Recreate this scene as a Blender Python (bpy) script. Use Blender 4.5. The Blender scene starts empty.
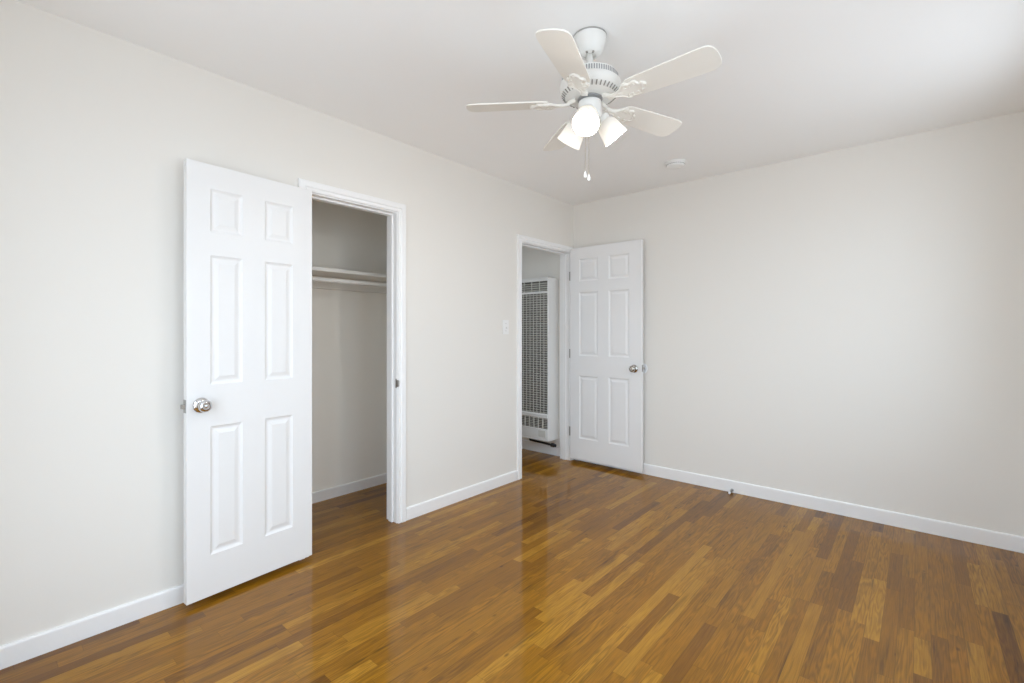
import bpy, bmesh, math, random
from mathutils import Vector, Matrix

random.seed(7)
SC = bpy.context.scene
COL = SC.collection
PI = math.pi

# ------------------------------------------------------------------ camera
F_PX, HORIZON, YAW = 471.0, 332.5, math.radians(40.85)
H = 2.437                                  # ceiling height
cam = bpy.data.cameras.new('camera')
cam.sensor_fit = 'HORIZONTAL'
cam.sensor_width = 36.0
cam.lens = F_PX / 1024 * 36.0
cam.shift_y = -(341.5 - HORIZON) / 1024
cam.clip_start = 0.02
cam_o = bpy.data.objects.new('camera', cam)
cam_o.location = (2.515, -3.813, 1.215)
cam_o.rotation_euler = (PI / 2, 0, YAW)
COL.objects.link(cam_o)
SC.camera = cam_o

# ------------------------------------------------------------------ world: a bright overcast sky over pale ground
W = bpy.data.worlds.new('sky')
SC.world = W
W.use_nodes = True
nt = W.node_tree
nt.nodes.clear()
n_tc = nt.nodes.new('ShaderNodeTexCoord')
n_sep = nt.nodes.new('ShaderNodeSeparateXYZ')
n_ramp = nt.nodes.new('ShaderNodeValToRGB')
n_map = nt.nodes.new('ShaderNodeMapRange')
n_bg = nt.nodes.new('ShaderNodeBackground')
n_out = nt.nodes.new('ShaderNodeOutputWorld')
n_map.inputs['From Min'].default_value = -1
n_map.inputs['From Max'].default_value = 1
e = n_ramp.color_ramp.elements
e[0].position, e[0].color = 0.46, (0.585, 0.64, 0.70, 1)
e[1].position, e[1].color = 0.54, (0.82, 0.98, 1.14, 1)
nt.links.new(n_tc.outputs['Generated'], n_sep.inputs[0])
nt.links.new(n_sep.outputs['Z'], n_map.inputs['Value'])
nt.links.new(n_map.outputs[0], n_ramp.inputs[0])
nt.links.new(n_ramp.outputs[0], n_bg.inputs['Color'])
n_bg.inputs['Strength'].default_value = 5.0
nt.links.new(n_bg.outputs[0], n_out.inputs['Surface'])

# the windows of the room: (wall, from, to, sill, head); daylight enters through them
X1, Y0 = 3.0, -4.25                        # right wall and front wall (behind the camera)
WIN = [('x', -3.30, -2.20, 0.60, 2.20), ('y', 0.85, 2.85, 0.25, 2.20), ('x', -1.65, -0.65, 0.85, 2.20)]
for ax, a, b, z0, z1 in WIN:
    L = bpy.data.lights.new('window_portal', 'AREA')
    L.shape = 'RECTANGLE'
    L.size, L.size_y = b - a, z1 - z0
    L.cycles.is_portal = True
    o = bpy.data.objects.new('window_portal', L)
    if ax == 'x':
        o.location = (X1 + 0.13, (a + b) / 2, (z0 + z1) / 2)
        o.rotation_euler = (PI / 2, 0, PI / 2)
    else:
        o.location = ((a + b) / 2, Y0 - 0.13, (z0 + z1) / 2)
        o.rotation_euler = (PI / 2, 0, 0)
    COL.objects.link(o)
L = bpy.data.lights.new('window_portal', 'AREA')      # and the unseen window added to brighten the hall
L.shape = 'RECTANGLE'
L.size, L.size_y = 0.5, 1.0
L.cycles.is_portal = True
o = bpy.data.objects.new('window_portal', L)
o.location = (-1.47, -0.80, 1.50)
o.rotation_euler = (PI / 2, 0, -PI / 2)
COL.objects.link(o)
SHADE_EMIT = 0.65                           # glow of the fan's frosted shades
BULB_EMIT = 390.0                           # the lit bulbs inside them

vs = SC.view_settings
SC.display_settings.display_device = 'sRGB'
vs.view_transform = 'Standard'
vs.look = 'None'
vs.gamma = 1.0
vs.use_curve_mapping = False
vs.exposure = 0.04
SC.cycles.max_bounces = 14
SC.cycles.diffuse_bounces = 10
SC.cycles.glossy_bounces = 5
SC.cycles.transparent_max_bounces = 8
SC.cycles.sample_clamp_indirect = 6.0
SC.cycles.caustics_reflective = False
SC.cycles.caustics_refractive = False
SC.cycles.use_denoising = True


# ------------------------------------------------------------------ materials
def srgb(r, g, b):
    def f(c):
        c /= 255
        return c / 12.92 if c <= 0.04045 else ((c + 0.055) / 1.055) ** 2.4
    return (f(r), f(g), f(b), 1)


def mat(name, color, rough=0.5, metal=0.0, spec=0.5, emit=None, emit_s=0, bump=0.0, bscale=200, coat=0.0):
    m = bpy.data.materials.new(name)
    m.use_nodes = True
    t = m.node_tree
    p = t.nodes['Principled BSDF']
    p.inputs['Base Color'].default_value = color
    p.inputs['Roughness'].default_value = rough
    p.inputs['Metallic'].default_value = metal
    p.inputs['Specular IOR Level'].default_value = spec
    p.inputs['Coat Weight'].default_value = coat
    if emit:
        p.inputs['Emission Color'].default_value = emit
        p.inputs['Emission Strength'].default_value = emit_s
    tc = t.nodes.new('ShaderNodeTexCoord')
    nz = t.nodes.new('ShaderNodeTexNoise')
    nz.inputs['Scale'].default_value = bscale
    nz.inputs['Detail'].default_value = 3
    t.links.new(tc.outputs['Object'], nz.inputs['Vector'])
    if bump:
        bp = t.nodes.new('ShaderNodeBump')
        bp.inputs['Strength'].default_value = bump
        bp.inputs['Distance'].default_value = 0.002
        t.links.new(nz.outputs['Fac'], bp.inputs['Height'])
        t.links.new(bp.outputs[0], p.inputs['Normal'])
    # a very slight unevenness of the finish
    mr = t.nodes.new('ShaderNodeMapRange')
    mr.inputs['To Min'].default_value = max(0.02, rough - 0.04)
    mr.inputs['To Max'].default_value = min(1.0, rough + 0.04)
    t.links.new(nz.outputs['Fac'], mr.inputs['Value'])
    t.links.new(mr.outputs[0], p.inputs['Roughness'])
    return m


M = {}
M['wall'] = mat('wall_paint', (0.79, 0.768, 0.728, 1), 0.85, spec=0.2, bump=0.08, bscale=160)
M['closet'] = mat('wall_paint_lightened', (0.92, 0.895, 0.84, 1), 0.85, spec=0.2, bump=0.08, bscale=160)  # room wall paint, lightened to make up for light missing inside the closet
M['ceiling'] = mat('ceiling_paint', (0.92, 0.925, 0.925, 1), 0.9, spec=0.15, bump=0.06, bscale=120)
M['trim'] = mat('trim_gloss_white', (0.87, 0.87, 0.87, 1), 0.35)
M['door'] = mat('door_white', (0.82, 0.82, 0.82, 1), 0.4, bump=0.03, bscale=140)
M['shelf'] = mat('shelf_white', (0.80, 0.78, 0.74, 1), 0.45)
M['fan'] = mat('fan_white', (0.75, 0.745, 0.72, 1), 0.3)
M['blade'] = mat('blade_white', (0.82, 0.80, 0.75, 1), 0.4)
M['slot'] = mat('vent_dark', (0.27, 0.26, 0.24, 1), 0.7)
M['vent'] = mat('vent_grey', (0.30, 0.305, 0.305, 1), 0.6)
M['chrome'] = mat('bright_chrome', (0.72, 0.72, 0.73, 1), 0.12, 1.0)
M['nickel'] = mat('satin_nickel', (0.50, 0.48, 0.45, 1), 0.22, 1.0)
M['steel'] = mat('dull_steel', (0.42, 0.41, 0.40, 1), 0.4, 1.0)
M['heater'] = mat('heater_enamel', (0.80, 0.80, 0.79, 1), 0.4)
M['grille'] = mat('grille_enamel', (0.66, 0.65, 0.61, 1), 0.5)
M['dark'] = mat('heater_inside', (0.26, 0.255, 0.235, 1), 0.8)
M['black'] = mat('black_iron', (0.012, 0.012, 0.012, 1), 0.5)
M['plastic'] = mat('white_plastic', (0.84, 0.84, 0.83, 1), 0.35)
M['rubber'] = mat('white_rubber', (0.84, 0.86, 0.88, 1), 0.6)
M['cord'] = mat('chain_metal', (0.55, 0.50, 0.42, 1), 0.35, 1.0)
M['shade'] = mat('frosted_glass', (0.62, 0.60, 0.56, 1), 0.45, emit=(1.0, 0.93, 0.82, 1), emit_s=SHADE_EMIT)
M['bulb'] = mat('lit_bulb', (1, 1, 1, 1), 0.4, emit=(1.0, 0.94, 0.86, 1), emit_s=BULB_EMIT)

# the frosted shades glow brightest round the bulb and fade towards the holder
t = M['shade'].node_tree
a_ = t.nodes.new('ShaderNodeTexCoord')
b_ = t.nodes.new('ShaderNodeSeparateXYZ')
mx = t.nodes.new('ShaderNodeMapRange')
mx.inputs['From Min'].default_value = 0.045
mx.inputs['From Max'].default_value = 0.125
mx.inputs['To Min'].default_value = SHADE_EMIT * 0.15
mx.inputs['To Max'].default_value = SHADE_EMIT
t.links.new(a_.outputs['Object'], b_.inputs[0])
t.links.new(b_.outputs['Z'], mx.inputs['Value'])
t.links.new(mx.outputs[0], t.nodes['Principled BSDF'].inputs['Emission Strength'])

# window glass: lets daylight through, mirrors a little
g = bpy.data.materials.new('window_glass')
g.use_nodes = True
t = g.node_tree
t.nodes.clear()
a_ = t.nodes.new('ShaderNodeBsdfTransparent')
b_ = t.nodes.new('ShaderNodeBsdfGlossy')
b_.inputs['Roughness'].default_value = 0.02
lf = t.nodes.new('ShaderNodeLayerWeight')
lp = t.nodes.new('ShaderNodeMath')
lp.operation = 'POWER'
lp.inputs[1].default_value = 5.0
lw = t.nodes.new('ShaderNodeMath')
lw.operation = 'MULTIPLY_ADD'
lw.inputs[1].default_value = 0.45
lw.inputs[2].default_value = 0.025
t.links.new(lf.outputs['Facing'], lp.inputs[0])
t.links.new(lp.outputs[0], lw.inputs[0])
mx = t.nodes.new('ShaderNodeMixShader')
ou = t.nodes.new('ShaderNodeOutputMaterial')
t.links.new(lw.outputs[0], mx.inputs[0])
t.links.new(a_.outputs[0], mx.inputs[1])
t.links.new(b_.outputs[0], mx.inputs[2])
t.links.new(mx.outputs[0], ou.inputs[0])
M['glass'] = g


def floor_material():
    m = bpy.data.materials.new('oak_strip_floor')
    m.use_nodes = True
    t = m.node_tree
    p = t.nodes['Principled BSDF']
    lk = t.links.new

    def node(k, **kw):
        n = t.nodes.new(k)
        for a, b in kw.items():
            setattr(n, a, b)
        return n

    def math_(op, a, b=None, c=None):
        n = node('ShaderNodeMath', operation=op)
        for i, v in enumerate((a, b, c)):
            if v is None:
                continue
            if isinstance(v, (int, float)):
                n.inputs[i].default_value = v
            else:
                lk(v, n.inputs[i])
        return n.outputs[0]

    def noise2(a, b):
        cb = node('ShaderNodeCombineXYZ')
        for i, v in enumerate((a, b)):
            if isinstance(v, (int, float)):
                cb.inputs[i].default_value = v
            else:
                lk(v, cb.inputs[i])
        wn = node('ShaderNodeTexWhiteNoise', noise_dimensions='2D')
        lk(cb.outputs[0], wn.inputs['Vector'])
        return wn.outputs['Value']

    tc = node('ShaderNodeTexCoord')
    sp = node('ShaderNodeSeparateXYZ')
    lk(tc.outputs['Object'], sp.inputs[0])
    x, y = sp.outputs['X'], sp.outputs['Y']
    wd = 0.0510
    sx = math_('DIVIDE', x, wd)
    strip = math_('FLOOR', sx)
    fx = math_('FRACT', sx)
    r1 = noise2(strip, 3.3)
    r2 = noise2(strip, 9.1)
    ln = math_('MULTIPLY_ADD', r2, 0.8, 0.9)
    q = math_('DIVIDE', math_('ADD', y, math_('MULTIPLY', r1, 9.0)), ln)
    qi = math_('FLOOR', q)
    fr = math_('FRACT', q)
    sp_ = math_('MULTIPLY_ADD', noise2(math_('ADD', strip, 0.37), qi), 0.56, 0.22)
    sub = math_('GREATER_THAN', fr, sp_)
    pid = math_('ADD', math_('MULTIPLY', qi, 2.0), sub)
    tone = noise2(strip, pid)
    tone2 = noise2(math_('ADD', strip, 41.7), pid)
    # grain, shifted plank by plank
    gx = math_('ADD', math_('MULTIPLY', x, 1.0), math_('MULTIPLY', tone2, 13.0))
    gy = math_('ADD', y, math_('MULTIPLY', tone, 17.0))
    gc = node('ShaderNodeCombineXYZ')
    lk(math_('MULTIPLY', gx, 150.0), gc.inputs[0])
    lk(math_('MULTIPLY', gy, 3.0), gc.inputs[1])
    fine = node('ShaderNodeTexNoise')
    fine.inputs['Scale'].default_value = 1.6
    fine.inputs['Detail'].default_value = 6
    fine.inputs['Roughness'].default_value = 0.65
    lk(gc.outputs[0], fine.inputs['Vector'])
    # cathedral figure
    cc = node('ShaderNodeCombineXYZ')
    lk(math_('MULTIPLY', gx, 26.0), cc.inputs[0])
    lk(math_('MULTIPLY', gy, 2.2), cc.inputs[1])
    big = node('ShaderNodeTexNoise')
    big.inputs['Scale'].default_value = 1.0
    big.inputs['Detail'].default_value = 2
    lk(cc.outputs[0], big.inputs['Vector'])
    rings = math_('SINE', math_('MULTIPLY', big.outputs['Fac'], 55.0))
    # colour by plank
    rp = node('ShaderNodeValToRGB')
    lk(tone, rp.inputs[0])
    cr = rp.color_ramp
    cols = [(0.0, FLOOR_COLS[0]), (0.06, FLOOR_COLS[1]), (0.25, FLOOR_COLS[2]), (0.55, FLOOR_COLS[3]),
            (0.85, FLOOR_COLS[4]), (1.0, FLOOR_COLS[5])]
    cr.elements[0].position, cr.elements[0].color = cols[0]
    cr.elements[1].position, cr.elements[1].color = cols[-1]
    for ps, c in cols[1:-1]:
        el = cr.elements.new(ps)
        el.color = c
    # value of grain
    v = math_('ADD', math_('MULTIPLY', math_('SUBTRACT', fine.outputs['Fac'], 0.5), 1.35),
              math_('MULTIPLY', rings, math_('MULTIPLY_ADD', tone2, 0.20, 0.02)))
    v = math_('ADD', v, 1.0)
    # dark mineral streaks along the grain, and a few small knots
    kc = node('ShaderNodeCombineXYZ')
    lk(math_('MULTIPLY', gx, 34.0), kc.inputs[0])
    lk(math_('MULTIPLY', gy, 1.9), kc.inputs[1])
    stn = node('ShaderNodeTexNoise')
    stn.inputs['Scale'].default_value = 1.0
    stn.inputs['Detail'].default_value = 4
    stn.inputs['Roughness'].default_value = 0.6
    lk(kc.outputs[0], stn.inputs['Vector'])
    st = node('ShaderNodeMapRange', interpolation_type='SMOOTHSTEP')
    lk(stn.outputs['Fac'], st.inputs['Value'])
    st.inputs['From Min'].default_value = 0.555
    st.inputs['From Max'].default_value = 0.74
    st.inputs['To Min'].default_value = 1.0
    st.inputs['To Max'].default_value = 0.50
    v = math_('MULTIPLY', v, st.outputs[0])
    vo = node('ShaderNodeTexVoronoi')
    vo.inputs['Scale'].default_value = 1.0
    vc = node('ShaderNodeCombineXYZ')
    lk(math_('MULTIPLY', gx, 9.0), vc.inputs[0])
    lk(math_('MULTIPLY', gy, 4.0), vc.inputs[1])
    lk(vc.outputs[0], vo.inputs['Vector'])
    kn = node('ShaderNodeMapRange', interpolation_type='SMOOTHSTEP')
    lk(vo.outputs['Distance'], kn.inputs['Value'])
    kn.inputs['From Min'].default_value = 0.02
    kn.inputs['From Max'].default_value = 0.085
    kn.inputs['To Min'].default_value = 0.45
    kn.inputs['To Max'].default_value = 1.0
    v = math_('MULTIPLY', v, kn.outputs[0])
    # slow blotches
    bl = node('ShaderNodeTexNoise')
    bl.inputs['Scale'].default_value = 1.3
    bl.inputs['Detail'].default_value = 2
    lk(tc.outputs['Object'], bl.inputs['Vector'])
    v = math_('MULTIPLY', v, math_('MULTIPLY_ADD', bl.outputs['Fac'], 0.35, 0.82))
    # seams
    ex = math_('MULTIPLY', math_('MINIMUM', fx, math_('SUBTRACT', 1.0, fx)), wd)
    ey = math_('MULTIPLY', math_('MINIMUM', math_('MINIMUM', fr, math_('SUBTRACT', 1.0, fr)),
                                 math_('ABSOLUTE', math_('SUBTRACT', fr, sp_))), ln)
    em = math_('MINIMUM', ex, ey)
    sm = node('ShaderNodeMapRange', interpolation_type='SMOOTHSTEP')
    lk(em, sm.inputs['Value'])
    sm.inputs['From Min'].default_value = 0.0002
    sm.inputs['From Max'].default_value = 0.0013
    sm.inputs['To Min'].default_value = 0.62
    sm.inputs['To Max'].default_value = 1.0
    v = math_('MULTIPLY', v, sm.outputs[0])
    mxn = node('ShaderNodeVectorMath', operation='SCALE')
    lk(rp.outputs[0], mxn.inputs[0])
    lk(v, mxn.inputs['Scale'])
    lk(mxn.outputs[0], p.inputs['Base Color'])
    # gently uneven varnish
    wv = node('ShaderNodeTexNoise')
    wv.inputs['Scale'].default_value = 9.0
    wv.inputs['Detail'].default_value = 2
    lk(tc.outputs['Object'], wv.inputs['Vector'])
    hsum = math_('ADD', math_('MULTIPLY', wv.outputs['Fac'], 0.6), math_('ADD', math_('MULTIPLY', sm.outputs[0], 0.35),
                 math_('MULTIPLY', tone2, 0.12)))
    bp = node('ShaderNodeBump')
    bp.inputs['Strength'].default_value = 0.25
    bp.inputs['Distance'].default_value = 0.0012
    lk(hsum, bp.inputs['Height'])
    lk(bp.outputs[0], p.inputs['Normal'])
    lk(bp.outputs[0], p.inputs['Coat Normal'])
    p.inputs['Roughness'].default_value = 0.5
    p.inputs['Specular IOR Level'].default_value = 0.04
    p.inputs['Coat Weight'].default_value = 0.68
    p.inputs['Coat Roughness'].default_value = 0.09
    p.inputs['Coat IOR'].default_value = 1.5
    return m


FLOOR_COLS = [srgb(105, 66, 13), srgb(120, 78, 14), srgb(130, 86, 15), srgb(136, 91, 17), srgb(142, 97, 20), srgb(158, 112, 31)]
M['floor'] = floor_material()


# ------------------------------------------------------------------ geometry helpers
def finish(bm, name, material, parent=None, smooth=False, bevel=0.0, segs=2):
    bmesh.ops.remove_doubles(bm, verts=bm.verts, dist=1e-6)
    bmesh.ops.recalc_face_normals(bm, faces=bm.faces)
    me = bpy.data.meshes.new(name)
    bm.to_mesh(me)
    bm.free()
    me.materials.append(M[material])
    o = bpy.data.objects.new(name, me)
    COL.objects.link(o)
    if parent is not None:
        o.parent = parent
    if smooth:
        for f in me.polygons:
            f.use_smooth = True
        me.set_sharp_from_angle(angle=math.radians(38))
    if bevel:
        md = o.modifiers.new('edge', 'BEVEL')
        md.width = bevel
        md.segments = segs
        md.limit_method = 'ANGLE'
        md.angle_limit = math.radians(35)
    return o


def box(bm, x0, x1, y0, y1, z0, z1, mtx=None):
    vs_ = [bm.verts.new(Vector(c) if mtx is None else mtx @ Vector(c)) for c in
           ((x0, y0, z0), (x1, y0, z0), (x1, y1, z0), (x0, y1, z0), (x0, y0, z1), (x1, y0, z1), (x1, y1, z1), (x0, y1, z1))]
    for q in ((0, 3, 2, 1), (4, 5, 6, 7), (0, 1, 5, 4), (1, 2, 6, 5), (2, 3, 7, 6), (3, 0, 4, 7)):
        bm.faces.new([vs_[i] for i in q])


def frame_to(origin, axis):
    """matrix whose local z runs along axis"""
    q = Vector((0, 0, 1)).rotation_difference(Vector(axis).normalized())
    return Matrix.Translation(Vector(origin)) @ q.to_matrix().to_4x4()


def lathe(bm, prof, mtx=Matrix.Identity(4), n=32):
    """prof: list of (r, z); ends with r=0 are closed to a point"""
    rings = []
    for r, z in prof:
        if r < 1e-6:
            rings.append([bm.verts.new(mtx @ Vector((0, 0, z)))])
        else:
            rings.append([bm.verts.new(mtx @ Vector((r * math.cos(2 * PI * i / n), r * math.sin(2 * PI * i / n), z))) for i in range(n)])
    for A, B in zip(rings, rings[1:]):
        for i in range(n):
            j = (i + 1) % n
            if len(A) == 1 and len(B) == 1:
                continue
            if len(A) == 1:
                bm.faces.new((A[0], B[i], B[j]))
            elif len(B) == 1:
                bm.faces.new((A[i], A[j], B[0]))
            else:
                bm.faces.new((A[i], A[j], B[j], B[i]))
    return rings


def tube(bm, pts, r, n=8, closed=False):
    pts = [Vector(p) for p in pts]
    k = len(pts)
    rings = []
    up = None
    for i, p in enumerate(pts):
        if closed:
            d = pts[(i + 1) % k] - pts[i - 1]
        else:
            d = pts[min(i + 1, k - 1)] - pts[max(i - 1, 0)]
        d.normalize()
        if up is None:
            up = d.orthogonal().normalized()
        up = (up - d * up.dot(d))
        if up.length < 1e-6:
            up = d.orthogonal()
        up.normalize()
        s = d.cross(up)
        rr = r[i] if isinstance(r, (list, tuple)) else r
        rings.append([bm.verts.new(p + (up * math.cos(2 * PI * a / n) + s * math.sin(2 * PI * a / n)) * rr) for a in range(n)])
    prs = list(zip(rings, rings[1:]))
    if closed:
        prs.append((rings[-1], rings[0]))
    for A, B in prs:
        for a in range(n):
            b = (a + 1) % n
            bm.faces.new((A[a], A[b], B[b], B[a]))
    if not closed:
        bm.faces.new(rings[0][::-1])
        bm.faces.new(rings[-1])


def prism(bm, outline, z0, z1, mtx=Matrix.Identity(4)):
    lo = [bm.verts.new(mtx @ Vector((x, y, z0))) for x, y in outline]
    hi = [bm.verts.new(mtx @ Vector((x, y, z1))) for x, y in outline]
    bm.faces.new(lo[::-1])
    bm.faces.new(hi)
    n = len(outline)
    for i in range(n):
        j = (i + 1) % n
        bm.faces.new((lo[i], lo[j], hi[j], hi[i]))


def extrude_profile(bm, prof, path_fn_a, path_fn_b):
    """one straight moulding: closed profile, end sections given by two functions of a profile point"""
    A = [bm.verts.new(path_fn_a(p)) for p in prof]
    B = [bm.verts.new(path_fn_b(p)) for p in prof]
    n = len(prof)
    for i in range(n):
        j = (i + 1) % n
        bm.faces.new((A[i], A[j], B[j], B[i]))
    bm.faces.new(A[::-1])
    bm.faces.new(B)


def struct(o, label=None, cat=None):
    o['kind'] = 'structure'
    if label:
        o['label'] = label
        o['category'] = cat
    return o


def thing(name, label, cat, loc, group=None):
    o = bpy.data.objects.new(name, None)
    o.empty_display_size = 0.05
    COL.objects.link(o)
    o.location = loc
    o['label'] = label
    o['category'] = cat
    if group:
        o['group'] = group
    return o


def under(bm, root):
    """shift world coordinates into the space of a root standing at a plain location"""
    bmesh.ops.translate(bm, verts=bm.verts, vec=-Vector(root.location))
    return bm


# ------------------------------------------------------------------ room shell
TW = 0.11                                   # thickness of the left wall
XC, YC0, YC1 = -0.755, -3.05, -1.33         # closet: back face, near and far faces
XH, YH = -1.35, -1.22                       # hall: far-left face and near face
HW = (-1.00, -0.60, 1.10, 2.00)             # window opening added out of view to light the hall
CL = (-2.594, -2.026, 1.975)                # closet doorway between jamb faces, soffit
EN = (-0.783, -0.070, 1.968)                # hall doorway
JT = 0.018                                  # jamb board thickness

bm = bmesh.new(); box(bm, -1.5, X1 + 0.15, Y0 - 0.15, 0.15, -0.10, 0.0)
struct(finish(bm, 'floor', 'floor'), 'glossy brown oak strip floor running through the whole room', 'floor')
bm = bmesh.new(); box(bm, -1.5, X1 + 0.15, Y0 - 0.15, 0.15, H, H + 0.10)
struct(finish(bm, 'ceiling', 'ceiling'), 'smooth white ceiling above the room', 'ceiling')

bm = bmesh.new()                            # left wall with its two doorways
ys = [Y0, CL[0] - JT, CL[1] + JT, EN[0] - JT, EN[1] + JT, 0.0]
for a, b in ((0, 1), (2, 3), (4, 5)):
    box(bm, -TW, 0, ys[a], ys[b], 0, H)
box(bm, -TW, 0, ys[1], ys[2], CL[2] + JT, H)
box(bm, -TW, 0, ys[3], ys[4], EN[2] + JT, H)
struct(finish(bm, 'wall_left', 'wall'), 'pale greige wall holding the closet doorway and hall doorway', 'wall')
bm = bmesh.new(); box(bm, -1.5, X1 + 0.15, 0.0, 0.15, 0, H)
struct(finish(bm, 'wall_back', 'wall'), 'plain pale greige wall behind the open hall door', 'wall')
bm = bmesh.new()
(_, a, b, z0, z1), (_, c, d, z2, z3) = WIN[0], WIN[2]
for q in ((Y0 - 0.15, a, 0, H), (b, c, 0, H), (d, 0.0, 0, H), (a, b, 0, z0), (a, b, z1, H), (c, d, 0, z2), (c, d, z3, H)):
    box(bm, X1, X1 + 0.15, *q)
struct(finish(bm, 'wall_right', 'wall'))
bm = bmesh.new()
(_, a, b, z0, z1) = WIN[1]
for q in ((-TW, a, 0, H), (b, X1, 0, H), (a, b, 0, z0), (a, b, z1, H)):
    box(bm, q[0], q[1], Y0 - 0.15, Y0, q[2], q[3])
struct(finish(bm, 'wall_front', 'wall'))
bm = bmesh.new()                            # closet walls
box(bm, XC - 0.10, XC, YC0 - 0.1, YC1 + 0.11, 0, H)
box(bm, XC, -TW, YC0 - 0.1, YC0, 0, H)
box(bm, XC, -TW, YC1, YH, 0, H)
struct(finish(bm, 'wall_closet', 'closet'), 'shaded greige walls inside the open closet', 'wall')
bm = bmesh.new()                            # hall wall
for q in ((YH - 0.1, HW[0], 0, H), (HW[1], 0, 0, H), (HW[0], HW[1], 0, HW[2]), (HW[0], HW[1], HW[3], H)):
    box(bm, XH - 0.1, XH, *q)
box(bm, XH, XC - 0.1, YH - 0.1, YH, 0, H)
struct(finish(bm, 'wall_hall', 'wall'))

# windows behind and beside the camera
for k, (ax, a, b, z0, z1) in enumerate(WIN):
    mid = (a + b) / 2
    def bx(bm, u0, u1, d0, d1, w0, w1):     # u along the wall, d depth outward from the room face
        if ax == 'x':
            box(bm, X1 + d0, X1 + d1, u0, u1, w0, w1)
        else:
            box(bm, u0, u1, Y0 - d1, Y0 - d0, w0, w1)
    bm = bmesh.new()
    for q in ((a, a + 0.045, 0.06, 0.10, z0, z1), (b - 0.045, b, 0.06, 0.10, z0, z1), (a + 0.045, b - 0.045, 0.06, 0.10, z0, z0 + 0.045),
              (a + 0.045, b - 0.045, 0.06, 0.10, z1 - 0.045, z1), (mid - 0.025, mid + 0.025, 0.065, 0.095, z0 + 0.045, z1 - 0.045)):
        bx(bm, *q)
    w = struct(finish(bm, 'window_%d' % (k + 1), 'trim'))
    bm = bmesh.new(); bx(bm, a + 0.045, b - 0.045, 0.079, 0.081, z0 + 0.045, z1 - 0.045)
    finish(bm, 'pane', 'glass', w)
    bm = bmesh.new(); bx(bm, a - 0.05, b + 0.05, -0.035, 0.06, z0 - 0.022, z0)
    finish(bm, 'window_sill', 'trim', w, bevel=0.004)

bm = bmesh.new()                            # added hall window, unseen, there to let daylight onto the hall wall
ya, yb, za, zb = HW
for q in ((ya, ya + 0.04, za, zb), (yb - 0.04, yb, za, zb), (ya + 0.04, yb - 0.04, za, za + 0.04), (ya + 0.04, yb - 0.04, zb - 0.04, zb)):
    box(bm, XH - 0.07, XH - 0.03, *q)
w = struct(finish(bm, 'window_4', 'trim'))
bm = bmesh.new(); box(bm, XH - 0.051, XH - 0.049, ya + 0.04, yb - 0.04, za + 0.04, zb - 0.04)
finish(bm, 'pane', 'glass', w)

# ------------------------------------------------------------------ door casings and jambs
CAS = [(0, 0), (0, .009), (.003, .0115), (.012, .0120), (.016, .0095), (.021, .0100), (.026, .0150), (.050, .0160), (.0555, .0150), (.058, .011), (.058, 0)]


def doorway(name, y0, y1, zt, label, cut1=None, wide=1.0):
    """moulded casing on the room face plus the jamb boards and their stops; cut1 trims the casing's far leg"""
    prof = [(p[0] * wide, p[1]) for p in CAS]
    bm = bmesh.new()
    r = 0.006                                # reveal
    a, b, t_ = y0 - r, y1 + r, zt + r
    lim = cut1 if cut1 is not None else 1e9
    def cy(v):
        return min(v, lim)
    P = lambda y, z, d: Vector((d, cy(y), z))
    extrude_profile(bm, prof, lambda p: P(a - p[0], 0, p[1]), lambda p: P(a - p[0], t_ + p[0], p[1]))
    extrude_profile(bm, prof, lambda p: P(a - p[0], t_ + p[0], p[1]), lambda p: P(b + p[0], t_ + p[0], p[1]))
    extrude_profile(bm, prof, lambda p: P(b + p[0], t_ + p[0], p[1]), lambda p: P(b + p[0], 0, p[1]))
    o = struct(finish(bm, name, 'trim', smooth=False), label, 'door frame')
    bm = bmesh.new()
    box(bm, -TW, 0, y0 - JT, y0, 0, zt)
    box(bm, -TW, 0, y1, y1 + JT, 0, zt)
    box(bm, -TW, 0, y0 - JT, y1 + JT, zt, zt + JT)
    box(bm, -0.075, -0.038, y0, y0 + 0.011, 0, zt - 0.011)
    box(bm, -0.075, -0.038, y1 - 0.011, y1, 0, zt - 0.011)
    box(bm, -0.075, -0.038, y0, y1, zt - 0.011, zt)
    finish(bm, 'jamb', 'trim', o, bevel=0.001)
    return o


trim1 = doorway('trim_1', *CL, 'white moulded casing and jamb around the closet doorway')
trim2 = doorway('trim_2', *EN, 'white moulded casing and jamb around the hall doorway', cut1=-0.004, wide=0.92)
# strike plate on the closet jamb, its lip bent round the casing edge
bm = bmesh.new()
box(bm, -0.012, 0.0, CL[1] - 0.0015, CL[1] + 0.001, 0.861, 0.921)
box(bm, -0.004, 0.0105, CL[1] - 0.0015, CL[1] + 0.006, 0.870, 0.912)
box(bm, 0.0085, 0.0125, CL[1] - 0.0015, CL[1] + 0.012, 0.872, 0.910)
sp = finish(bm, 'strike_plate', 'steel', trim1, bevel=0.001)
sp['label'] = 'grey metal strike plate'

# ------------------------------------------------------------------ baseboards
def base_prof(h, t_=0.012):
    return [(0, 0), (t_, 0), (t_, h - 0.008), (t_ * 0.85, h - 0.003), (t_ * 0.6, h), (0, h)]


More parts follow.
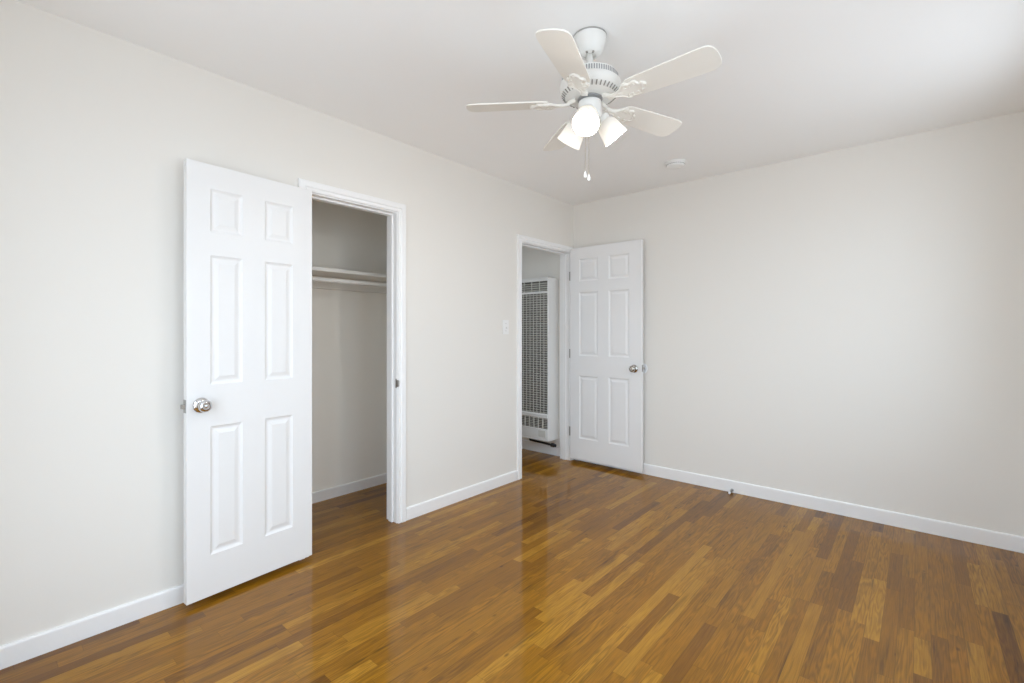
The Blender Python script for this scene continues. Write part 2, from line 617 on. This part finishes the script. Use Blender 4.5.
bm = bmesh.new()
for a, b in ((Y0, CL[0] - 0.066), (CL[1] + 0.066, EN[0] - 0.066)):
    pr = base_prof(0.080)
    extrude_profile(bm, pr, lambda p: Vector((p[0], a, p[1])), lambda p: Vector((p[0], b, p[1])))
struct(finish(bm, 'baseboard_left', 'trim'), 'white baseboard along the wall with two doorways', 'baseboard')
pr = base_prof(0.088)
bm = bmesh.new()
extrude_profile(bm, pr, lambda p: Vector((0.0, -p[0], p[1])), lambda p: Vector((X1, -p[0], p[1])))
struct(finish(bm, 'baseboard_back', 'trim'), 'white baseboard along the plain wall behind the hall door', 'baseboard')
bm = bmesh.new()
extrude_profile(bm, pr, lambda p: Vector((X1 - p[0], Y0, p[1])), lambda p: Vector((X1 - p[0], 0, p[1])))
struct(finish(bm, 'baseboard_right', 'trim'))
bm = bmesh.new()
extrude_profile(bm, pr, lambda p: Vector((0, Y0 + p[0], p[1])), lambda p: Vector((X1, Y0 + p[0], p[1])))
struct(finish(bm, 'baseboard_front', 'trim'))
pr = base_prof(0.075)
bm = bmesh.new()
extrude_profile(bm, pr, lambda p: Vector((XC + p[0], YC0, p[1])), lambda p: Vector((XC + p[0], YC1, p[1])))
struct(finish(bm, 'baseboard_closet', 'trim'), 'white baseboard at the foot of the closet back wall', 'baseboard')
bm = bmesh.new()
pr = base_prof(0.095)
extrude_profile(bm, pr, lambda p: Vector((XH, -p[0], p[1])), lambda p: Vector((-TW, -p[0], p[1])))
struct(finish(bm, 'baseboard_hall', 'trim'), 'white baseboard under the wall heater in the hall', 'baseboard')


# ------------------------------------------------------------------ six-panel doors
def door_slab(bm, w, z0, z1, th, us, zs):
    """u 0..w, v depth 0 (front) .. th (back), panels at every us x zs pair on both faces"""
    cu = [0] + [v for pr_ in us for v in pr_] + [w]
    cz = [z0] + [v for pr_ in zs for v in pr_] + [z1]
    steps = [(0.0, 0.0), (0.004, 0.0035), (0.011, 0.0070), (0.019, 0.0070), (0.036, 0.0020)]
    for side in (0, 1):
        s, base = (1, 0.0) if side == 0 else (-1, th)
        for i in range(len(cu) - 1):
            for j in range(len(cz) - 1):
                u0, u1, w0, w1 = cu[i], cu[i + 1], cz[j], cz[j + 1]
                if i % 2 == 1 and j % 2 == 1:
                    prev = None
                    for ins, dp in steps:
                        ring = [bm.verts.new((a, base + s * dp, b)) for a, b in
                                ((u0 + ins, w0 + ins), (u1 - ins, w0 + ins), (u1 - ins, w1 - ins), (u0 + ins, w1 - ins))]
                        if prev:
                            for k in range(4):
                                bm.faces.new((prev[k], prev[(k + 1) % 4], ring[(k + 1) % 4], ring[k]))
                        prev = ring
                    bm.faces.new(prev)
                else:
                    bm.faces.new([bm.verts.new((a, base, b)) for a, b in ((u0, w0), (u1, w0), (u1, w1), (u0, w1))])
    for u in (0, w):
        for j in range(len(cz) - 1):
            bm.faces.new([bm.verts.new(c) for c in ((u, 0, cz[j]), (u, th, cz[j]), (u, th, cz[j + 1]), (u, 0, cz[j + 1]))])
    for z in (z0, z1):
        for i in range(len(cu) - 1):
            bm.faces.new([bm.verts.new(c) for c in ((cu[i], 0, z), (cu[i + 1], 0, z), (cu[i + 1], th, z), (cu[i], th, z))])


def knob_set(parent, u, z, th, reach_back, material, label):
    """a round door knob on each face; local y points from the front face to the back face"""
    for side, reach in ((0, 0.058), (1, reach_back)):
        ax = (0, -1, 0) if side == 0 else (0, 1, 0)
        m4 = frame_to((u, 0 if side == 0 else th, z), ax)
        s = reach / 0.058
        bm = bmesh.new()
        lathe(bm, [(0.0115, 0.002), (0.0110, 0.020 * s), (0.014, 0.026 * s), (0.0235, 0.032 * s), (0.0275, 0.040 * s), (0.0270, 0.047 * s),
                   (0.0235, 0.053 * s), (0.0180, 0.0565 * s), (0.0165, 0.0572 * s), (0.0145, 0.0535 * s), (0.006, 0.0530 * s), (0.0, 0.0530 * s)], m4, 36)
        k = finish(bm, 'knob', material, parent, smooth=True)
        k['label'] = label
        bm = bmesh.new()
        lathe(bm, [(0.0, 0.0005), (0.0335, 0.0005), (0.0340, 0.003), (0.0315, 0.007), (0.022, 0.0105), (0.0125, 0.0125), (0.0, 0.0125)], m4, 36)
        finish(bm, 'rosette', material, k, smooth=True)
    bm = bmesh.new()                          # lock in the middle of the front knob
    lathe(bm, [(0.0, 0.0525), (0.0062, 0.0525), (0.0062, 0.0555), (0.004, 0.0565), (0.0, 0.0565)], frame_to((u, 0, z), (0, -1, 0)), 20)
    finish(bm, 'knob_button', material, parent, smooth=True)


ZS = [(0.210, 0.790), (0.980, 1.565), (1.671, 1.865)]
# closet door: swung almost flat against the wall, knob edge to the camera's left
P0, P1 = Vector((0.055, -2.605, 0)), Vector((0.100, -3.188, 0))
wid = (P1 - P0).length
bm = bmesh.new()
door_slab(bm, wid, 0.024, 1.975, 0.035, [(0.106, 0.248), (0.352, 0.491)], ZS)
d1 = struct(finish(bm, 'door_1', 'door', bevel=0.0015), 'white six-panel closet door folded open against the wall', 'door')
# local u -> from hinge to knob edge, local y -> from the room side to the wall side
uvec = (P1 - P0).normalized()
nvec = Vector((0, 0, 1)).cross(uvec)          # for u ~ -y this is +x
nvec = -nvec if nvec.x > 0 else nvec          # towards the wall
d1.matrix_world = Matrix(((uvec.x, nvec.x, 0, P0.x), (uvec.y, nvec.y, 0, P0.y), (0, 0, 1, 0), (0, 0, 0, 1)))
knob_set(d1, 0.528, 0.891, 0.035, 0.048, 'chrome', 'bright chrome knob')


def latch(parent, u_edge, z, th, material):
    bm = bmesh.new()
    box(bm, u_edge - 0.001, u_edge + 0.002, th / 2 - 0.0125, th / 2 + 0.0125, z - 0.029, z + 0.029)
    l = finish(bm, 'latch', material, parent, bevel=0.001)
    bm = bmesh.new()
    prism(bm, [(0.0, -0.008), (0.012, -0.008), (0.016, 0.002), (0.011, 0.008), (0.0, 0.008)], z - 0.0095, z + 0.0095,
          Matrix.Translation((u_edge + 0.001, th / 2, 0)))
    finish(bm, 'latch_bolt', 'nickel', l, bevel=0.001)


latch(d1, wid, 0.891, 0.035, 'steel')
for hz in (0.26, 1.0, 1.76):
    bm = bmesh.new()
    tube(bm, [(-0.005, 0.036, hz - 0.04), (-0.005, 0.036, hz + 0.04)], 0.0055, 12)
    box(bm, -0.002, 0.0, 0.006, 0.035, hz - 0.04, hz + 0.04)
    finish(bm, 'hinge', 'steel', d1, bevel=0.0008)

# hall door: open square to its doorway, close in front of the back wall
P0, P1 = Vector((0.027, -0.096, 0)), Vector((0.742, -0.090, 0))
wid2 = (P1 - P0).length
bm = bmesh.new()
ZS2 = [(0.232, 0.815), (1.000, 1.588), (1.690, 1.897)]
door_slab(bm, wid2, 0.034, 2.003, 0.035, [(0.098, 0.296), (0.405, 0.601)], ZS2)
d2 = struct(finish(bm, 'door_2', 'door', bevel=0.0015), 'white six-panel hall door open in front of the plain wall', 'door')
uvec = (P1 - P0).normalized()
nvec = Vector((0, 0, 1)).cross(uvec)          # towards +y, the wall
d2.matrix_world = Matrix(((uvec.x, nvec.x, 0, P0.x), (uvec.y, nvec.y, 0, P0.y), (0, 0, 1, 0), (0, 0, 0, 1)))
knob_set(d2, wid2 - 0.067, 0.906, 0.035, 0.046, 'nickel', 'satin nickel knob')
latch(d2, wid2, 0.912, 0.035, 'steel')
for hz in (0.285, 1.018, 1.747):
    bm = bmesh.new()
    tube(bm, [(-0.011, 0.036, hz - 0.042), (-0.011, 0.036, hz + 0.042)], 0.0055, 12)
    box(bm, -0.0025, -0.0005, 0.002, 0.034, hz - 0.042, hz + 0.042)
    box(bm, -0.0150, -0.0035, 0.004, 0.030, hz - 0.042, hz + 0.042)
    finish(bm, 'hinge', 'steel', d2, bevel=0.0008)

# ------------------------------------------------------------------ closet shelf and rod
sh = thing('closet_shelf', 'long white board shelf spanning the inside of the closet', 'shelf', (-0.60, -2.19, 1.619))
bm = bmesh.new(); box(bm, XC + 0.001, -0.450, YC0 + 0.001, YC1 - 0.001, 1.619, 1.643)
finish(under(bm, sh), 'board', 'shelf', sh, bevel=0.002)
bm = bmesh.new(); box(bm, XC + 0.001, XC + 0.020, YC0 + 0.001, YC1 - 0.001, 1.530, 1.6185)
finish(under(bm, sh), 'cleat', 'wall', sh, bevel=0.002)
for a, b in ((YC0 + 0.001, YC0 + 0.02), (YC1 - 0.02, YC1 - 0.001)):
    bm = bmesh.new(); box(bm, XC + 0.021, -0.42, a, b, 1.530, 1.6185)
    finish(under(bm, sh), 'cleat', 'wall', sh, bevel=0.002)
rod = thing('closet_rod', 'round pale hanging rod under the closet shelf', 'rod', (-0.46, -2.19, 1.5635))
bm = bmesh.new(); tube(bm, [(-0.46, YC0 + 0.021, 1.5635), (-0.46, YC1 - 0.021, 1.5635)], 0.0150, 24)
finish(under(bm, rod), 'pole', 'shelf', rod, smooth=True)
for yy, s in ((YC0 + 0.0205, 1), (YC1 - 0.0205, -1)):
    bm = bmesh.new()
    lathe(bm, [(0.0, 0.0), (0.029, 0.0), (0.029, 0.003), (0.019, 0.005), (0.019, 0.016), (0.0155, 0.016)], frame_to((-0.46, yy, 1.5635), (0, s, 0)), 24)
    finish(under(bm, rod), 'rod_socket', 'shelf', rod, smooth=True)

# ------------------------------------------------------------------ wall heater in the hall
HX0, HX1, HY, HZ0, HZ1 = -0.580, -0.170, -0.180, 0.168, 1.750
ht = thing('wall_heater', 'tall white louvred wall heater mounted in the hall beyond the doorway', 'heater', ((HX0 + HX1) / 2, -0.09, HZ0))
fr_ = 0.014
secs = [(0.285, 0.385), (0.432, 1.592), (1.615, 1.712)]     # openings: lower grille, main grille, top vent
bm = bmesh.new()
def heater_ring(g, rad):                     # outline of the shell in the x, z plane, upper corners rounded
    x0, x1, z0, z1 = HX0 + g, HX1 - g, HZ0 + g, HZ1 - g
    pts = [(x0, z0), (x1, z0)]
    for cx, cz, a0 in ((x1 - rad, z1 - rad, 0), (x0 + rad, z1 - rad, 90)):
        for q in range(6):
            a = math.radians(a0 + 18 * q)
            pts.append((cx + rad * math.cos(a), cz + rad * math.sin(a)))
    return pts
rings = []
for pts, yy in ((heater_ring(0, 0.026), -0.001), (heater_ring(0, 0.026), HY), (heater_ring(0.012, 0.014), HY), (heater_ring(0.012, 0.014), -0.001)):
    rings.append([bm.verts.new((x_, yy, z_)) for x_, z_ in pts])
for A, B in zip(rings, rings[1:] + rings[:1]):
    for k in range(len(A)):
        q = (k + 1) % len(A)
        bm.faces.new((A[k], A[q], B[q], B[k]))
edges = [HZ0 + 0.012] + [v for s in secs for v in s] + [HZ1 - 0.012]
for k in range(0, len(edges), 2):
    box(bm, HX0 + 0.0121, HX1 - 0.0121, HY + 0.0005, HY + 0.012, edges[k] + 0.0002, edges[k + 1])
finish(under(bm, ht), 'cabinet', 'heater', ht, bevel=0.004, segs=3)
bm = bmesh.new(); box(bm, HX0 + 0.013, HX1 - 0.013, -0.115, -0.110, HZ0 + 0.02, HZ1 - 0.02)  # dark-coloured sheet standing in for the shade inside the cabinet
hp = finish(under(bm, ht), 'dark_backing', 'dark', ht)
hp['label'] = 'dark backing sheet behind the louvres'
gx0, gx1 = HX0 + 0.012, HX1 - 0.012
# main grille: fine louvres with upright bars
bm = bmesh.new()
z = secs[1][0] + 0.004
while z < secs[1][1] - 0.010:
    m4 = Matrix.Translation((0, HY + 0.010, z + 0.005)) @ Matrix.Rotation(math.radians(-32), 4, 'X')
    box(bm, gx0, gx1, -0.0075, 0.0075, -0.0011, 0.0011, m4)
    z += 0.0232
for k in range(1, 9):
    xx = gx0 + (gx1 - gx0) * k / 9
    box(bm, xx - 0.0030, xx + 0.0030, HY + 0.004, HY + 0.007, secs[1][0], secs[1][1])
gr = finish(under(bm, ht), 'main_grille', 'grille', ht)
bm = bmesh.new()
z = secs[0][0] + 0.004
while z < secs[0][1] - 0.006:
    m4 = Matrix.Translation((0, HY + 0.010, z + 0.005)) @ Matrix.Rotation(math.radians(-32), 4, 'X')
    box(bm, gx0, gx1, -0.0075, 0.0075, -0.0014, 0.0014, m4)
    z += 0.0165
for k in range(1, 7):
    xx = gx0 + (gx1 - gx0) * k / 7
    box(bm, xx - 0.006, xx + 0.006, HY + 0.001, HY + 0.006, secs[0][0], secs[0][1])
finish(under(bm, ht), 'lower_grille', 'grille', ht)
bm = bmesh.new()
for k in range(4):
    z = secs[2][0] + 0.013 + k * 0.021
    m4 = Matrix.Translation((0, HY + 0.016, z)) @ Matrix.Rotation(math.radians(35), 4, 'X')
    box(bm, gx0, gx1, -0.011, 0.011, -0.0011, 0.0011, m4)
for k in range(1, 4):
    xx = gx0 + (gx1 - gx0) * k / 4
    box(bm, xx - 0.004, xx + 0.004, HY + 0.004, HY + 0.008, secs[2][0], secs[2][1])
finish(under(bm, ht), 'top_vent', 'grille', ht)
bm = bmesh.new()                              # the rail between the two lower openings
box(bm, HX0 + 0.004, HX1 - 0.004, HY - 0.008, HY + 0.004, 0.392, 0.424)
finish(under(bm, ht), 'rail', 'heater', ht, bevel=0.004)
bm = bmesh.new()
box(bm, -0.285, -0.200, HY - 0.003, HY + 0.002, 0.205, 0.268)
finish(under(bm, ht), 'control_panel', 'grille', ht, bevel=0.001)

gp = thing('gas_pipe', 'black gas pipe and valve along the baseboard below the hall wall heater', 'pipe', (-0.30, -0.10, 0.135))
bm = bmesh.new()
tube(bm, [(-0.415, -0.15, 0.1485), (-0.33, -0.15, 0.146), (-0.22, -0.15, 0.141), (-0.158, -0.15, 0.1385)], 0.0105, 12)
finish(under(bm, gp), 'tube', 'black', gp, smooth=True)
bm = bmesh.new()
lathe(bm, [(0.0, 0.0), (0.013, 0.0), (0.020, 0.008), (0.020, 0.038), (0.015, 0.044), (0.015, 0.058), (0.0, 0.058)], frame_to((-0.160, -0.15, 0.1385), (1, 0, -0.02)), 6)
finish(under(bm, gp), 'valve', 'black', gp)
bm = bmesh.new()
tube(bm, [(-0.415, -0.15, 0.1485), (-0.415, -0.15, 0.20)], 0.009, 10)
finish(under(bm, gp), 'riser', 'black', gp, smooth=True)

# ------------------------------------------------------------------ small fittings
sw = thing('light_switch', 'white toggle switch plate on the wall beside the hall doorway', 'light switch', (0.0, -0.985, 1.258))
bm = bmesh.new(); box(bm, 0.0005, 0.0055, -0.035, 0.035, -0.0575, 0.0575)
finish(bm, 'plate', 'plastic', sw, bevel=0.002)
bm = bmesh.new()
box(bm, 0.005, 0.0068, -0.0055, 0.0055, -0.012, 0.012)
m4 = Matrix.Translation((0.006, 0, -0.002)) @ Matrix.Rotation(math.radians(28), 4, 'Y')
box(bm, -0.001, 0.013, -0.004, 0.004, -0.005, 0.005, m4)
finish(bm, 'toggle', 'plastic', sw, bevel=0.001)
for zz in (-0.030, 0.030):
    bm = bmesh.new()
    lathe(bm, [(0.0, 0.0), (0.0032, 0.0), (0.0026, 0.0012), (0.0, 0.0014)], frame_to((0.0054, 0, zz), (1, 0, 0)), 12)
    finish(bm, 'screw', 'steel', sw, smooth=True)

sd = thing('smoke_detector', 'small round white smoke detector on the ceiling beyond the fan', 'smoke detector', (1.189, -0.482, H))
dn = Matrix.Rotation(PI, 4, 'X')
bm = bmesh.new(); lathe(bm, [(0.0, 0.0005), (0.074, 0.0005), (0.075, 0.003), (0.074, 0.010), (0.070, 0.011), (0.0, 0.011)], dn, 40)
finish(bm, 'base', 'plastic', sd, smooth=True)
bm = bmesh.new(); lathe(bm, [(0.067, 0.010), (0.067, 0.016), (0.063, 0.017), (0.063, 0.022), (0.060, 0.030), (0.050, 0.034), (0.030, 0.036), (0.0, 0.0365)], dn, 40)
finish(bm, 'cover', 'plastic', sd, smooth=True)
bm = bmesh.new()
for k in range(28):
    a = 2 * PI * k / 28
    m4 = Matrix.Rotation(a, 4, 'Z')
    box(bm, 0.0630, 0.0640, -0.0045, 0.0045, -0.0215, -0.0175, m4)
finish(bm, 'vent', 'vent', sd)
bm = bmesh.new(); lathe(bm, [(0.0, 0.034), (0.009, 0.034), (0.009, 0.0378), (0.0, 0.0382)], Matrix.Translation((0.02, 0.02, 0)) @ dn, 20)
finish(bm, 'test_button', 'plastic', sd, smooth=True)

ds = thing('door_stop', 'small metal spring door stop on the baseboard of the plain wall', 'door stop', (1.440, -0.012, 0.019))
bm = bmesh.new()
lathe(bm, [(0.0, 0.0003), (0.011, 0.0003), (0.011, 0.004), (0.006, 0.006), (0.0, 0.006)], frame_to((0, 0, 0), (0, -1, 0)), 18)
finish(bm, 'base', 'steel', ds, smooth=True)
bm = bmesh.new()
pts = []
for k in range(0, 97):
    a = 2 * PI * k / 8
    s = k / 96
    rr = 0.0062 - 0.001 * s
    pts.append((rr * math.cos(a), -0.005 - 0.055 * s, rr * math.sin(a) - 0.004 * s * s))
tube(bm, pts, 0.0013, 6)
finish(bm, 'spring', 'steel', ds, smooth=True)
bm = bmesh.new()
lathe(bm, [(0.0, 0.0), (0.0075, 0.0), (0.0085, 0.003), (0.0085, 0.011), (0.006, 0.0145), (0.0, 0.015)], frame_to((0, -0.058, -0.004), (0, -1, -0.1)), 18)
tp = finish(bm, 'tip', 'rubber', ds, smooth=True)
tp['label'] = 'white rubber tip'

wb = thing('wall_bumper', 'pale round bumper on the wall behind the hall door knob', 'bumper', (0.710, 0.0, 0.906))
bm = bmesh.new()
lathe(bm, [(0.0, 0.0004), (0.044, 0.0004), (0.045, 0.002), (0.042, 0.0045), (0.034, 0.005), (0.030, 0.0035), (0.0, 0.003)], frame_to((0, 0, 0), (0, -1, 0)), 36)
finish(bm, 'disc', 'rubber', wb, smooth=True)

# ------------------------------------------------------------------ ceiling fan
FX, FY = 1.486, -2.131
fan = thing('ceiling_fan', 'white five-blade ceiling fan with three lit frosted glass shades', 'ceiling fan', (FX, FY, H))
fan.scale = (0.982, 0.982, 0.982)
def zf(z):                                   # heights below were measured under a ceiling at 2.46
    return z - 2.46
bm = bmesh.new()
lathe(bm, [(0.0, zf(2.4595)), (0.069, zf(2.4595)), (0.0695, zf(2.450)), (0.066, zf(2.446)), (0.064, zf(2.428)), (0.057, zf(2.405)), (0.045, zf(2.386)), (0.034, zf(2.377)), (0.026, zf(2.376)), (0.024, zf(2.382)), (0.0, zf(2.384))], n=48)
canopy = finish(bm, 'canopy', 'fan', fan, smooth=True)
bm = bmesh.new()
lathe(bm, [(0.0697, zf(2.4575)), (0.0703, zf(2.4560)), (0.0703, zf(2.4525)), (0.0697, zf(2.4515))], n=48)
finish(bm, 'canopy_ring', 'steel', canopy, smooth=True)
bm = bmesh.new()
for az in (-36, -80):
    m4 = Matrix.Rotation(math.radians(az), 4, 'Z') @ Matrix.Translation((0.0335, 0, zf(2.3765)))
    box(bm, -0.0045, 0.0045, -0.004, 0.004, -0.0012, 0.004, m4)
finish(bm, 'canopy_slot', 'slot', canopy)
bm = bmesh.new()
lathe(bm, [(0.0, zf(2.40)), (0.0135, zf(2.40)), (0.0135, zf(2.335)), (0.021, zf(2.325)), (0.021, zf(2.297)), (0.0, zf(2.297))], n=24)
finish(bm, 'downrod', 'fan', fan, smooth=True)
bm = bmesh.new()
lathe(bm, [(0.0, zf(2.302)), (0.060, zf(2.302)), (0.098, zf(2.295)), (0.114, zf(2.288)), (0.116, zf(2.284)), (0.116, zf(2.261)), (0.122, zf(2.259)),
           (0.1275, zf(2.254)), (0.1285, zf(2.245)), (0.126, zf(2.232)), (0.118, zf(2.218)), (0.104, zf(2.206)), (0.080, zf(2.199)), (0.060, zf(2.198)), (0.0, zf(2.198))], n=64)
motor = finish(bm, 'motor_housing', 'fan', fan, smooth=True)
bm = bmesh.new()
for k in range(72):
    m4 = Matrix.Rotation(2 * PI * k / 72, 4, 'Z')
    box(bm, 0.1145, 0.1168, -0.0026, 0.0026, zf(2.262), zf(2.282), m4)
finish(bm, 'upper_vent', 'vent', motor)
bm = bmesh.new()
for k in range(40):
    m4 = Matrix.Rotation(2 * PI * k / 40, 4, 'Z') @ Matrix.Translation((0.1115, 0, zf(2.2108))) @ Matrix.Rotation(math.radians(-42), 4, 'Y')
    box(bm, -0.0095, 0.0095, -0.0019, 0.0019, -0.0020, 0.0030, m4)
finish(bm, 'lower_vent', 'slot', motor)

# blades and their ornate irons
BZ, PITCH = 2.178, math.radians(12.5)
def blade_outline():
    top, bot = [], []
    st = [(0.175, 0.040), (0.182, 0.048), (0.20, 0.0525), (0.30, 0.0575), (0.40, 0.061), (0.46, 0.063), (0.490, 0.0620), (0.507, 0.056), (0.517, 0.045), (0.523, 0.026), (0.525, 0.0)]
    return [(r, w) for r, w in st] + [(r, -w) for r, w in st[-2::-1]]
def iron_outline():
    pts = []
    top = [(0.085, 0.013), (0.110, 0.012), (0.130, 0.014), (0.146, 0.021), (0.156, 0.032), (0.164, 0.041), (0.176, 0.044), (0.186, 0.040), (0.193, 0.034),
           (0.200, 0.037), (0.211, 0.040), (0.221, 0.036), (0.226, 0.027), (0.229, 0.020), (0.238, 0.021), (0.246, 0.016), (0.252, 0.007), (0.254, 0.0)]
    return top + [(a, -b) for a, b in top[-2::-1]]
for k in range(5):
    az = math.radians(-0.5 + 72 * k)
    base = Matrix.Rotation(az, 4, 'Z') @ Matrix.Translation((0, 0, zf(BZ))) @ Matrix.Rotation(-PITCH, 4, 'X')
    bm = bmesh.new()
    prism(bm, blade_outline(), 0.0, 0.006, base)
    bl = finish(bm, 'blade', 'blade', fan, bevel=0.0015)
    bm = bmesh.new()
    prism(bm, iron_outline(), -0.0065, -0.0005, base)
    # raised scrolls on the underside of the iron
    for s in (1, -1):
        sc_ = []
        for q in range(22):
            a = -0.6 + q * 0.36
            rr = 0.0135 * (1 - q / 30)
            sc_.append(base @ Vector((0.178 + rr * math.cos(a), s * (0.023 + rr * math.sin(a)), -0.008)))
        tube(bm, sc_, 0.0022, 6)
        edge = [base @ Vector((x_, s * (y_ - 0.004), -0.0075)) for x_, y_ in iron_outline()[1:17]]
        tube(bm, edge, 0.0022, 6)
        lathe(bm, [(0.0, -0.0105), (0.0045, -0.0095), (0.0055, -0.0065)], base @ Matrix.Translation((0.210, s * 0.022, 0)), 12)
    lathe(bm, [(0.0, -0.0105), (0.0045, -0.0095), (0.0055, -0.0065)], base @ Matrix.Translation((0.240, 0, 0)), 12)
    # arm up to the motor
    m0 = Matrix.Rotation(az, 4, 'Z')
    tube(bm, [m0 @ Vector((0.062, 0, zf(2.194))), m0 @ Vector((0.080, 0, zf(2.189))), base @ Vector((0.100, 0, -0.003)), base @ Vector((0.150, 0, -0.0035))], [0.009, 0.009, 0.0075, 0.005], 10)
    finish(bm, 'blade_iron', 'blade', fan, smooth=True)

bm = bmesh.new()
lathe(bm, [(0.0, zf(2.199)), (0.052, zf(2.199)), (0.052, zf(2.192)), (0.040, zf(2.190)), (0.040, zf(2.186)), (0.0, zf(2.186))], n=40)
finish(bm, 'flywheel', 'vent', fan, smooth=True)
bm = bmesh.new()
lathe(bm, [(0.0, zf(2.187)), (0.041, zf(2.187)), (0.047, zf(2.183)), (0.048, zf(2.176)), (0.048, zf(2.143)), (0.046, zf(2.137)), (0.050, zf(2.132)), (0.048, zf(2.120)), (0.036, zf(2.104)), (0.020, zf(2.094)), (0.010, zf(2.090)), (0.0, zf(2.089))], n=40)
finish(bm, 'switch_housing', 'fan', fan, smooth=True)

for az in (-66.5, 53.5, 173.5):
    a = math.radians(az)
    th_ = math.radians(50)
    d = Vector((math.cos(a) * math.cos(th_), math.sin(a) * math.cos(th_), -math.sin(th_)))
    o0 = Vector((math.cos(a) * 0.030, math.sin(a) * 0.030, zf(2.150)))
    m4 = Matrix.Identity(4)
    bm = bmesh.new()
    lathe(bm, [(0.0, 0.0), (0.012, 0.0), (0.012, 0.022), (0.020, 0.026), (0.029, 0.034), (0.030, 0.048), (0.027, 0.050), (0.0, 0.050)], m4, 28)
    arm = finish(bm, 'lamp_holder', 'fan', fan, smooth=True)
    arm.matrix_local = frame_to(o0, d)
    bm = bmesh.new()
    lathe(bm, [(0.026, 0.044), (0.0275, 0.050), (0.036, 0.058), (0.0425, 0.070), (0.0465, 0.090), (0.0500, 0.115), (0.0545, 0.138),
               (0.0530, 0.1385), (0.0485, 0.115), (0.0450, 0.090), (0.0410, 0.0715), (0.0345, 0.060), (0.026, 0.052)], m4, 36)
    shd = finish(bm, 'lamp_shade', 'shade', arm, smooth=True)
    shd['label'] = 'lit frosted glass shade'
    bm = bmesh.new()
    lathe(bm, [(0.0, 0.052), (0.012, 0.052), (0.013, 0.066), (0.022, 0.084), (0.0275, 0.101), (0.025, 0.116), (0.014, 0.127), (0.0, 0.130)], m4, 24)
    finish(bm, 'bulb', 'bulb', arm, smooth=True)

lat = Vector((math.cos(YAW), math.sin(YAW), 0))
for off, ze in ((-0.0195, 1.870), (-0.0045, 1.858)):
    bm = bmesh.new()
    p = lat * off
    z = zf(2.098)
    tube(bm, [(p.x, p.y, zf(2.105)), (p.x, p.y, zf(ze + 0.022))], 0.0009, 6)
    zz = zf(2.10)
    while zz > zf(ze + 0.024):
        lathe(bm, [(0.0, 0.0015), (0.0015, 0.0), (0.0, -0.0015)], Matrix.Translation((p.x, p.y, zz)), 6)
        zz -= 0.0055
    ch = finish(bm, 'pull_chain', 'cord', fan)
    bm = bmesh.new()
    lathe(bm, [(0.0, 0.024), (0.0022, 0.023), (0.0030, 0.018), (0.0060, 0.009), (0.0068, 0.003), (0.0050, -0.003), (0.0, -0.005)], Matrix.Translation((p.x, p.y, zf(ze))), 16)
    finish(bm, 'pull', 'plastic', ch, smooth=True)
